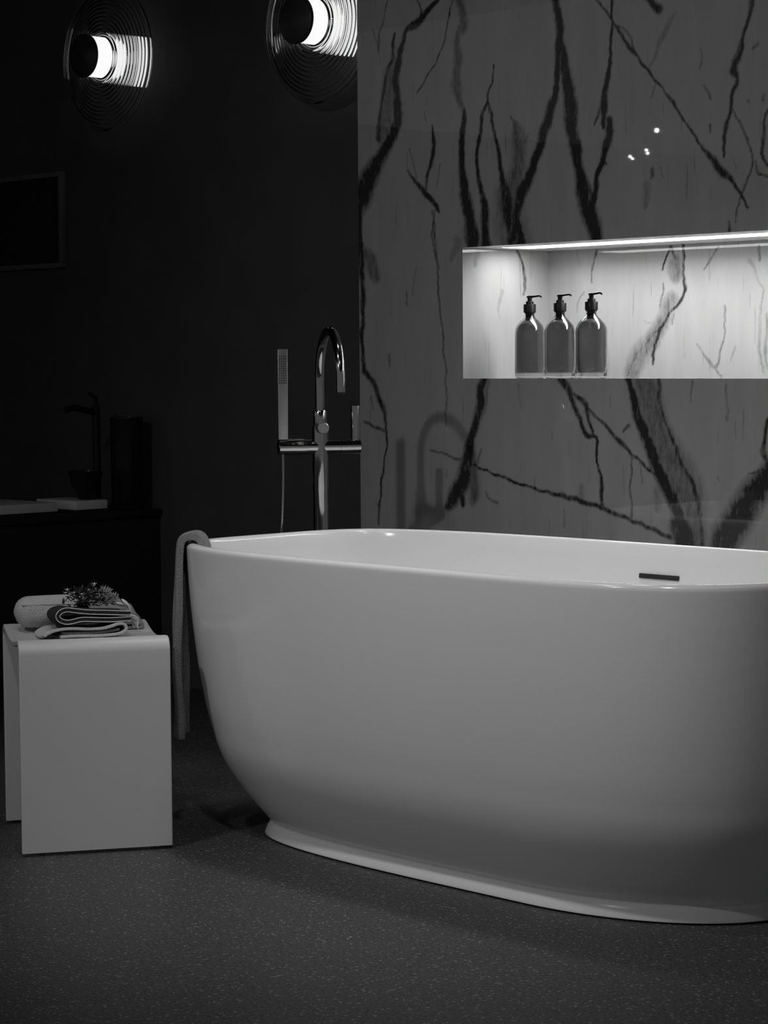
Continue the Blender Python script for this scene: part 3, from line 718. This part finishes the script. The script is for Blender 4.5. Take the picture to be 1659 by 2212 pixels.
# ------------------------------------------------------------------ dark bench with things on it
ben = empty('vanity_bench', (-5.55, DARK_Y - 0.003, 0))
b = MB(); b.box((-1.9, -0.88, 0.08), (-0.012, 0, 0.528)); b.build('body', M['black_metal'], ben, bevel=0.002)
b = MB(); b.box((-1.85, -0.82, 0), (-0.06, -0.02, 0.0795)); b.build('plinth', M['dark_gap'], ben, smooth=False)
b = MB(); b.box((-1.91, -0.9, 0.5285), (0.0, 0, 0.5495)); b.build('worktop', M['black_metal'], ben, bevel=0.002)
for k in range(2):
    b = MB(); b.box((-1.85 + k * 0.93, -0.893, 0.1), (-0.95 + k * 0.92, -0.8805, 0.51)); d = b.build('door', M['black_metal'], ben, bevel=0.0015)
    b = MB(); b.tube([(-1.3 + k * 0.93, -0.905, 0.485), (-1.5 + k * 0.93, -0.905, 0.485)], 0.005, 10); b.build('handle', M['steel_flat'], d)
tag(ben, 'low black bench cabinet against the black wall in the dark', 'cabinet')

def tray(loc, ly, lx, label):
    t = empty('stone_tray', loc)
    b = MB(); b.box((-lx, 0, 0.0), (0, ly, 0.010)); b.build('base', M['black_metal'], t, smooth=False)
    b = MB(); b.box((-lx - 0.002, -0.002, 0.0105), (0.002, ly + 0.002, 0.0375)); b.build('slab', M['pale_stone'], t, bevel=0.002)
    tag(t, label, 'tray')
tray((-5.558, 3.56, 0.5498), 0.444, 0.30, 'long pale stone tray on the dark bench at the left edge')
tray((-5.558, 4.074, 0.5498), 0.115, 0.20, 'short pale stone tray on the dark bench beside the black vase')

vz = MB(); vz.lathe([(0.0, 0.0), (0.044, 0.0), (0.049, 0.006), (0.051, 0.15), (0.051, 0.276), (0.0525, 0.282), (0.052, 0.286), (0.048, 0.286), (0.047, 0.28), (0.047, 0.02), (0.0, 0.015)], 40)
o = vz.build('vase', M['black_gloss'], None, angle=50); o.location = (-5.605, 4.305, 0.5498)
tag(o, 'tall black glossy cylindrical vase on the dark bench', 'vase')
bt = empty('basin_tap', (-5.68, 4.245, 0.5498))
b = MB(); b.lathe([(0.0, 0.0), (0.024, 0.0), (0.024, 0.006), (0.013, 0.008), (0.012, 0.32), (0.0, 0.322)], 28); b.build('post', M['black_gloss'], bt)
b = MB(); b.tube([(0, 0, 0.30), (0.02, -0.10, 0.318), (0.022, -0.13, 0.31)], 0.010, 16); b.build('spout', M['black_gloss'], bt)
b = MB(); b.tube([(0, 0, 0.32), (0, 0, 0.345), (0.01, -0.03, 0.36)], 0.006, 12); b.build('lever', M['black_gloss'], bt)
tag(bt, 'slim black basin tap standing behind the trays on the dark bench', 'tap')
b = MB(); b.lathe([(0.0, 0.0), (0.022, 0.0), (0.03, 0.006), (0.045, 0.05), (0.052, 0.085), (0.053, 0.088), (0.050, 0.088), (0.042, 0.05), (0.025, 0.012), (0.0, 0.009)], 40)
o = b.build('bowl', M['black_gloss'], None, angle=60); o.location = (-5.498 - 0.09, 4.243, 0.5498)
o.location = (-5.607, 4.148, 0.5876)
tag(o, 'small black bowl standing on the short pale tray', 'bowl')

# ------------------------------------------------------------------ stool
SU = Vector((0.48999, 0.87173, 0)); SV = Vector((-0.8717, 0.49, 0))
stool = empty('stool', (-3.790, 2.630, 0), math.atan2(SU.y, SU.x))
SW, SDEP, SH, ST = 0.3086, 0.3625, 0.4405, 0.0115
Z0 = 0.0075
path = [(0, Z0), (0, 0.12), (0, 0.24), (0, 0.36), (0, 0.412)]
for k in range(1, 8):
    a = math.pi / 2 * k / 8
    path.append((0.028 * (1 - math.cos(a)), 0.412 + 0.0285 * math.sin(a)))
path += [(0.030, 0.4405), (0.055, 0.4380), (0.095, 0.4315), (0.140, 0.4268), (0.18125, 0.4255)]
path = path + [(SDEP - q, z) for q, z in reversed(path[:-1])]
path = [(p[0], p[1]) for p in path]
def offset_path(path, t):
    out = []
    for i, (q, z) in enumerate(path):
        a = path[max(i - 1, 0)]; c = path[min(i + 1, len(path) - 1)]
        d = Vector((c[0] - a[0], c[1] - a[1])).normalized()
        out.append((q + d.y * t, z - d.x * t))
    return out
inn = offset_path(path, ST)
b = MB()
loop = path + inn[::-1]
rows = [[(p, q, z) for (q, z) in loop] for p in (0.0, 0.0015, SW - 0.0015, SW)]
# round the long side edges a little
def shrink(loop, t):
    cx = offset_path(path, t); ci = offset_path(path, ST - t)
    return cx + ci[::-1]
rows = [[(0.0, q, z) for q, z in shrink(loop, 0.0018)], [(0.0012, q, z) for q, z in shrink(loop, 0.0005)], [(0.003, q, z) for q, z in loop],
        [(SW - 0.003, q, z) for q, z in loop], [(SW - 0.0012, q, z) for q, z in shrink(loop, 0.0005)], [(SW, q, z) for q, z in shrink(loop, 0.0018)]]
n = len(path)
b.grid(rows, close_u=True)
for r in (rows[0], rows[-1]):
    base = len(b.v); b.v += r
    for i in range(n - 1):
        b.f.append((base + i, base + i + 1, base + 2 * n - 2 - i, base + 2 * n - 1 - i))
b.build('panel', M['stool_white'], stool, angle=35)
for p in (0.04, SW - 0.04):
    for q in (ST / 2, SDEP - ST / 2):
        gl = MB(); gl.lathe([(0.0, 0.0), (0.0045, 0.0), (0.0045, Z0), (0.0, Z0)], 12, origin=(p, q, 0)); gl.build('glide', M['dark_gap'], stool)
tag(stool, 'white bent-sheet stool with a dipped seat beside the bathtub', 'stool')

def seat_z(q):
    qs = [p[0] for p in path]; zs = [p[1] for p in path]
    lo = [(a, c) for a, c in path if c > 0.40]
    return float(np.interp(q, [a for a, _ in lo], [c for _, c in lo]))
SROT = math.atan2(SU.y, SU.x)

# ------------------------------------------------------------------ towels on the stool
def sheet(name, prof, q0, q1, thick, mat, parent, wave=0.0, skew=0.0, nq=14, seed=0, sag=True):
    """a cloth folded along prof (p, z above the seat) and running back from q0 to q1"""
    pr = catmull(prof, 6); rnd = random.Random(seed); ph = rnd.uniform(0, 6)
    rows = []
    for j in range(nq + 1):
        f = j / nq; q = q0 + (q1 - q0) * f
        zb = seat_z(min(max(q, 0.03), SDEP - 0.03)) if sag else 0.4405
        row = []
        for i, (p, z) in enumerate(pr):
            w = wave * math.sin(i * 0.35 + ph + f * 5) * 0.5
            row.append((p + skew * f, q + wave * 0.8 * math.sin(i * 0.22 + ph), zb + z + w + (0 if z > 0.004 else 0)))
        rows.append(row)
    b = MB(); b.grid(rows)
    o = b.build(name, mat, parent, angle=85)
    s = o.modifiers.new('thick', 'SOLIDIFY'); s.thickness = thick; s.offset = 0
    v = o.modifiers.new('round', 'BEVEL'); v.width = thick * 0.38; v.segments = 2; v.limit_method = 'ANGLE'; v.angle_limit = math.radians(60)
    return o, rows

def hem(name, row, rad, mat, parent, dq=-0.001):
    b = MB(); b.tube([(p[0], p[1] + dq, p[2]) for p in row], rad, 8); return b.build(name, mat, parent, angle=80)

# lower white towel: folded, its fold rolled up at the right
lt = empty('folded_towel', stool.location, SROT)
prof = [(0.088, 0.0035), (0.12, 0.0035), (0.16, 0.0035), (0.19, 0.0045), (0.205, 0.0050), (0.218, 0.010), (0.2235, 0.0165), (0.219, 0.0245), (0.206, 0.026), (0.192, 0.0215), (0.176, 0.0175), (0.15, 0.0175), (0.12, 0.0190), (0.095, 0.0185), (0.075, 0.0160), (0.062, 0.0110), (0.056, 0.0045)]
prof = [(p, z + 0.0008) for p, z in prof]
sheet('cloth', prof, 0.030, 0.218, 0.0058, M['terry_white'], lt, wave=0.0010, seed=2)
sheet('shaded_fold', [(0.092, 0.0110), (0.12, 0.0112), (0.15, 0.0108), (0.175, 0.0112), (0.198, 0.0140), (0.210, 0.0165)], 0.036, 0.214, 0.0056, M['terry_grey'], lt, wave=0.0004, seed=3)  # grey cloth carries the shade inside the white towel's fold
tag(lt, 'white towel folded flat directly on the stool, its fold at the right', 'towel', 'towels stacked on the stool')

# dark towel with pale hems, folded over at the left
dt = empty('folded_towel', stool.location, SROT)
prof = [(0.235, 0.0325), (0.20, 0.0325), (0.165, 0.0340), (0.135, 0.0345), (0.115, 0.0315), (0.100, 0.0310), (0.0885, 0.0355), (0.0850, 0.0435), (0.0900, 0.0515), (0.102, 0.0550), (0.118, 0.0540), (0.15, 0.0500), (0.18, 0.0475), (0.21, 0.0462), (0.235, 0.0450)]
HT = 0.0095
prof = [(p, z + 0.0032) for p, z in prof]
o, rows = sheet('cloth', prof, 0.045, 0.215, HT, M['terry_dark'], dt, wave=0.0010, seed=4)
for sgn in (-1, 1):
    r0 = rows[0]; out = []
    for i, p in enumerate(r0):
        a = Vector(r0[max(i - 1, 0)]); c = Vector(r0[min(i + 1, len(r0) - 1)]); d = (c - a).normalized()
        out.append((p[0] - d.z * HT * 0.44 * sgn, p[1], p[2] + d.x * HT * 0.44 * sgn))
    hem('hem', out, 0.0012, M['terry_white'], dt, -0.0002)
# fringe of the pale hem at the right end
for k in range(9):
    rr = random.Random(40 + k); q = 0.047 + 0.012 * k
    a = (0.233, q, seat_z(q) + 0.044); c = (0.246 + rr.uniform(0, 0.006), q - 0.002, seat_z(q) + 0.036 + rr.uniform(-0.004, 0.002)); e = (0.251 + rr.uniform(-0.004, 0.008), q - 0.004, seat_z(q) + 0.020 + rr.uniform(-0.006, 0.006))
    b = MB(); b.tube(catmull([a, c, e], 4), [0.0022] * 8 + [0.0012], 6); b.build('tassel', M['terry_white'], dt)
tag(dt, 'charcoal towel with pale hems folded on top of the white towel', 'towel', 'towels stacked on the stool')

# grey towel folded behind, sloping off at the right
gt = empty('folded_towel', stool.location, SROT)
prof = [(0.150, 0.004), (0.20, 0.004), (0.25, 0.004), (0.283, 0.005), (0.290, 0.0090), (0.283, 0.0125), (0.25, 0.0150), (0.20, 0.0150), (0.16, 0.0150), (0.153, 0.0190), (0.16, 0.0230), (0.20, 0.0240), (0.235, 0.0245), (0.264, 0.0250), (0.274, 0.0280), (0.275, 0.0315), (0.264, 0.0345), (0.23, 0.0355), (0.19, 0.0360), (0.183, 0.0400), (0.19, 0.0440), (0.225, 0.0450), (0.252, 0.0455)]
sheet('cloth', prof, 0.2425, 0.345, 0.0056, M['terry_grey'], gt, wave=0.0012, seed=9)
tag(gt, 'grey towel folded behind the charcoal one at the back of the stool', 'towel', 'towels stacked on the stool')

# rolled cream towel lying across the back left
rt = empty('rolled_towel', stool.location, SROT)
rc_q, rc_z, RR = 0.262, 0.4405 + 0.0335, 0.0335
rows = []
for i in range(25):
    f = i / 24; p = 0.016 + 0.130 * f
    e = min(1.0, f / 0.26); rr_ = RR * math.sqrt(max(0.0, 1 - (1 - e) ** 2.2)) if f < 0.26 else RR
    rr_ = max(rr_, 0.004)
    rows.append([(p, rc_q + rr_ * math.cos(2 * math.pi * k / 40) * 1.15 * (1 + 0.02 * math.sin(5 * k / 40 * 6.28 + f * 6)), rc_z + rr_ * math.sin(2 * math.pi * k / 40) * (1 + 0.02 * math.sin(3 * k / 40 * 6.28 + f * 4))) for k in range(40)])
b = MB(); b.grid(rows, close_u=True); b.cap(rows[0]); b.cap(rows[-1])
b.build('roll', M['terry'], rt, angle=80)
lip = [(0.030 + 0.112 * k / 20, rc_q - 0.0355 * math.cos(0.5) - 0.001, rc_z + RR * math.sin(0.5) + 0.001) for k in range(21)]
b = MB(); b.tube(lip, [0.0012] + [0.0028] * 19 + [0.0012], 8); b.build('loose_edge', M['terry'], rt)
tag(rt, 'cream towel rolled up at the back left of the stool', 'towel', 'towels stacked on the stool')

# ------------------------------------------------------------------ dried flower bunch on the towels
fb = empty('dried_flower_bunch', stool.location, SROT)
BC = Vector((0.150, 0.088, 0.4405 + 0.076))
rnd = random.Random(11)
st = MB()
heads = []
for k in range(34):
    a = rnd.uniform(0, 2 * math.pi); el = rnd.uniform(0.1, 1.3); L = rnd.uniform(0.020, 0.050)
    tip = BC + Vector((math.cos(a) * math.cos(el) * L * 1.2, math.sin(a) * math.cos(el) * L * 0.8, math.sin(el) * L * 0.82 - 0.012))
    st.tube([tuple(BC + Vector((0.045, 0.01, -0.008))), tuple(BC + Vector((0, 0, -0.008)) * 1.0), tuple(tip)], 0.0007, 5)
    heads.append(tip)
for k in range(7):
    st.tube([tuple(BC + Vector((0, 0, -0.010))), tuple(BC + Vector((0.05, 0.004 * k - 0.012, -0.010))), tuple(BC + Vector((0.070 + 0.003 * k, 0.006 * k - 0.018, -0.018)))], 0.0010, 6)
o = st.build('stems', M['stem'], fb); o['kind'] = 'stuff'
lf = MB()
for k in range(260):
    a = rnd.uniform(0, 2 * math.pi); el = rnd.uniform(-0.2, 1.4); L = rnd.uniform(0.006, 0.046)
    c = BC + Vector((math.cos(a) * math.cos(el) * L * 1.25, math.sin(a) * math.cos(el) * L * 0.8, math.sin(el) * L * 0.8 - 0.012))
    d = Vector((rnd.uniform(-1, 1), rnd.uniform(-1, 1), rnd.uniform(-0.3, 1))).normalized(); s = d.cross(Vector((0.3, 0.5, 0.8))).normalized(); up = d.cross(s)
    l, w = rnd.uniform(0.007, 0.014), rnd.uniform(0.002, 0.0042)
    base = len(lf.v)
    lf.v += [tuple(c), tuple(c + d * l * 0.5 + s * w + up * 0.001), tuple(c + d * l), tuple(c + d * l * 0.5 - s * w + up * 0.001), tuple(c + d * l * 0.5 - up * 0.0012)]
    lf.f += [(base, base + 1, base + 4), (base + 1, base + 2, base + 4), (base + 2, base + 3, base + 4), (base + 3, base, base + 4), (base, base + 3, base + 2, base + 1)]
o = lf.build('leaves', M['leaf'], fb, smooth=False); o['kind'] = 'stuff'
for k, tip in enumerate(heads[:26]):
    pb = MB()
    s = rnd.uniform(0.0026, 0.0052)
    for j in range(5):
        a = 2 * math.pi * j / 5 + k
        dx, dy = math.cos(a), math.sin(a)
        base = len(pb.v)
        pb.v += [tuple(tip), tuple(tip + Vector((dx * s * 0.8 - dy * s * 0.45, dy * s * 0.8 + dx * s * 0.45, s * 0.7))), tuple(tip + Vector((dx * s * 1.3, dy * s * 1.3, s * 1.1))), tuple(tip + Vector((dx * s * 0.8 + dy * s * 0.45, dy * s * 0.8 - dx * s * 0.45, s * 0.7))), tuple(tip + Vector((dx * s * 0.7, dy * s * 0.7, s * 0.35)))]
        pb.f += [(base, base + 1, base + 4), (base + 1, base + 2, base + 4), (base + 2, base + 3, base + 4), (base + 3, base, base + 4), (base, base + 3, base + 2, base + 1)]
    pb.build('flower', M['petal'], fb, smooth=False)
# fluffy seed heads at the right of the bunch
for c0, R0, cnt in ((Vector((0.040, 0.016, 0.004)), 0.021, 260), (Vector((0.058, 0.02, -0.003)), 0.014, 150)):
    fl = MB()
    for k in range(cnt):
        d = Vector((rnd.gauss(0, 1), rnd.gauss(0, 1), rnd.gauss(0, 1))).normalized()
        c = BC + c0 + d * R0 * rnd.uniform(0.2, 0.7); e = c + d * R0 * rnd.uniform(0.2, 0.45); s = d.cross(Vector((0.2, 0.7, 0.4))).normalized() * 0.0011; u2 = d.cross(s).normalized() * 0.0011
        base = len(fl.v); fl.v += [tuple(c + s), tuple(c - s * 0.5 + u2), tuple(c - s * 0.5 - u2), tuple(e)]
        fl.f += [(base, base + 1, base + 3), (base + 1, base + 2, base + 3), (base + 2, base, base + 3), (base, base + 2, base + 1)]
    o = fl.build('seed_head', M['fluff'], fb, smooth=False); o['kind'] = 'stuff'
# pale dry husks
for k, (dx, dz, an) in enumerate(((0.080, -0.012, -0.8), (0.070, -0.016, -0.3), (0.086, -0.020, -1.0))):
    hb = MB(); d = Vector((math.cos(an), -0.1, math.sin(an))).normalized()
    c = BC + Vector((dx, 0.004 * k, dz))
    hb.tube([tuple(c - d * 0.011), tuple(c - d * 0.006), tuple(c), tuple(c + d * 0.006), tuple(c + d * 0.011)], [0.0008, 0.0030, 0.0038, 0.0030, 0.0010], 8)
    hb.build('husk', M['petal'], fb)
tag(fb, 'bunch of dried flowers lying on the towels on the stool', 'flowers')

# ------------------------------------------------------------------ ceiling spotlights (they light the place)
def spot_fixture(loc, aim, label, lens, r=0.045):
    t = empty('ceiling_spotlight', loc)
    d = (Vector(aim) - Vector(loc)).normalized(); q = d.to_track_quat('-Z', 'Y')
    b = MB(); b.lathe([(0.0, 0.15), (r * 0.8, 0.15), (r * 1.05, 0.13), (r * 1.12, 0.0), (r * 1.0, 0.0), (r * 0.95, 0.02), (0.0, 0.02)], 28); o = b.build('head', M['black_metal'], t); o.rotation_euler = q.to_euler()
    b = MB(); b.lathe([(0.0, 0.012), (r * 0.9, 0.012), (r * 0.9, 0.016), (0.0, 0.016)], 24); o = b.build('lens', lens, t); o.rotation_euler = q.to_euler()
    top = CEIL - loc[2]; c = -d * 0.12
    b = MB(); b.tube([(c.x, c.y, c.z), (c.x, c.y, top)], 0.008, 12); b.build('stem', M['black_metal'], t)
    b = MB(); b.lathe([(0.0, top - 0.02), (0.04, top - 0.02), (0.04, top), (0.0, top)], 24, origin=(c.x, c.y, 0)); b.build('canopy', M['black_metal'], t)
    tag(t, label, 'spotlight', 'ceiling spotlights of the showroom')
    return t
for spec, label in ((KEY_SPOT, 'black ceiling spotlight left of the camera shining on the bathtub'), (TOP_SPOT, 'black ceiling spotlight hanging straight above the bathtub'), (FRONT_SPOT, 'black ceiling spotlight in front of the left end of the bathtub'), (SIDE_FILL_SPOT, 'added black fill spotlight brightening the right end of the bathtub')):
    spot_fixture(spec['loc'], spec['aim'], label, M['near_lens'])
    aimed_spot('spotlight_lamp', spec)
def pendant_spot(loc, lenses, label):
    t = empty('pendant_spotlight', loc)
    d = (Vector((-3.3, 4.0, 1.48)) - Vector(loc)).normalized(); q = d.to_track_quat('-Z', 'Y')
    w = 0.013 if len(lenses) == 1 else 0.017
    b = MB(); b.lathe([(0.0, 0.09), (w, 0.09), (w * 1.2, 0.08), (w * 1.3, 0.002), (0.0, 0.002)], 24); o = b.build('head', M['black_metal'], t); o.rotation_euler = q.to_euler()
    for (dx, dz, r) in lenses:
        b = MB(); b.lathe([(0.0, 0.0), (r, 0.0), (r, 0.0018), (0.0, 0.0018)], 20, origin=(dx, dz, 0)); e = b.build('lens', M['far_lens'], t); e.rotation_euler = q.to_euler()
    top = CEIL - loc[2]; c = -d * 0.07
    b = MB(); b.tube([tuple(c), (c.x, c.y, top)], 0.004, 10); b.build('stem', M['black_metal'], t)
    b = MB(); b.lathe([(0.0, top - 0.02), (0.03, top - 0.02), (0.03, top), (0.0, top)], 20, origin=(c.x, c.y, 0)); b.build('canopy', M['black_metal'], t)
    tag(t, label, 'spotlight', 'pendant spotlights mirrored in the marble')
pendant_spot((-7.49, -1.2, 2.18), [(0, 0, 0.011)], 'single-lens pendant spotlight, highest of the three mirrored in the marble')
pendant_spot((-7.555, -1.2, 2.076), [(-0.003, 0.008, 0.0068), (0.003, -0.008, 0.0068)], 'twin-lens pendant spotlight mirrored between the other two in the marble')
pendant_spot((-7.66, -1.2, 2.053), [(-0.006, 0.005, 0.0068), (0.006, -0.005, 0.0062)], 'twin-lens pendant spotlight, lowest of the three mirrored in the marble')
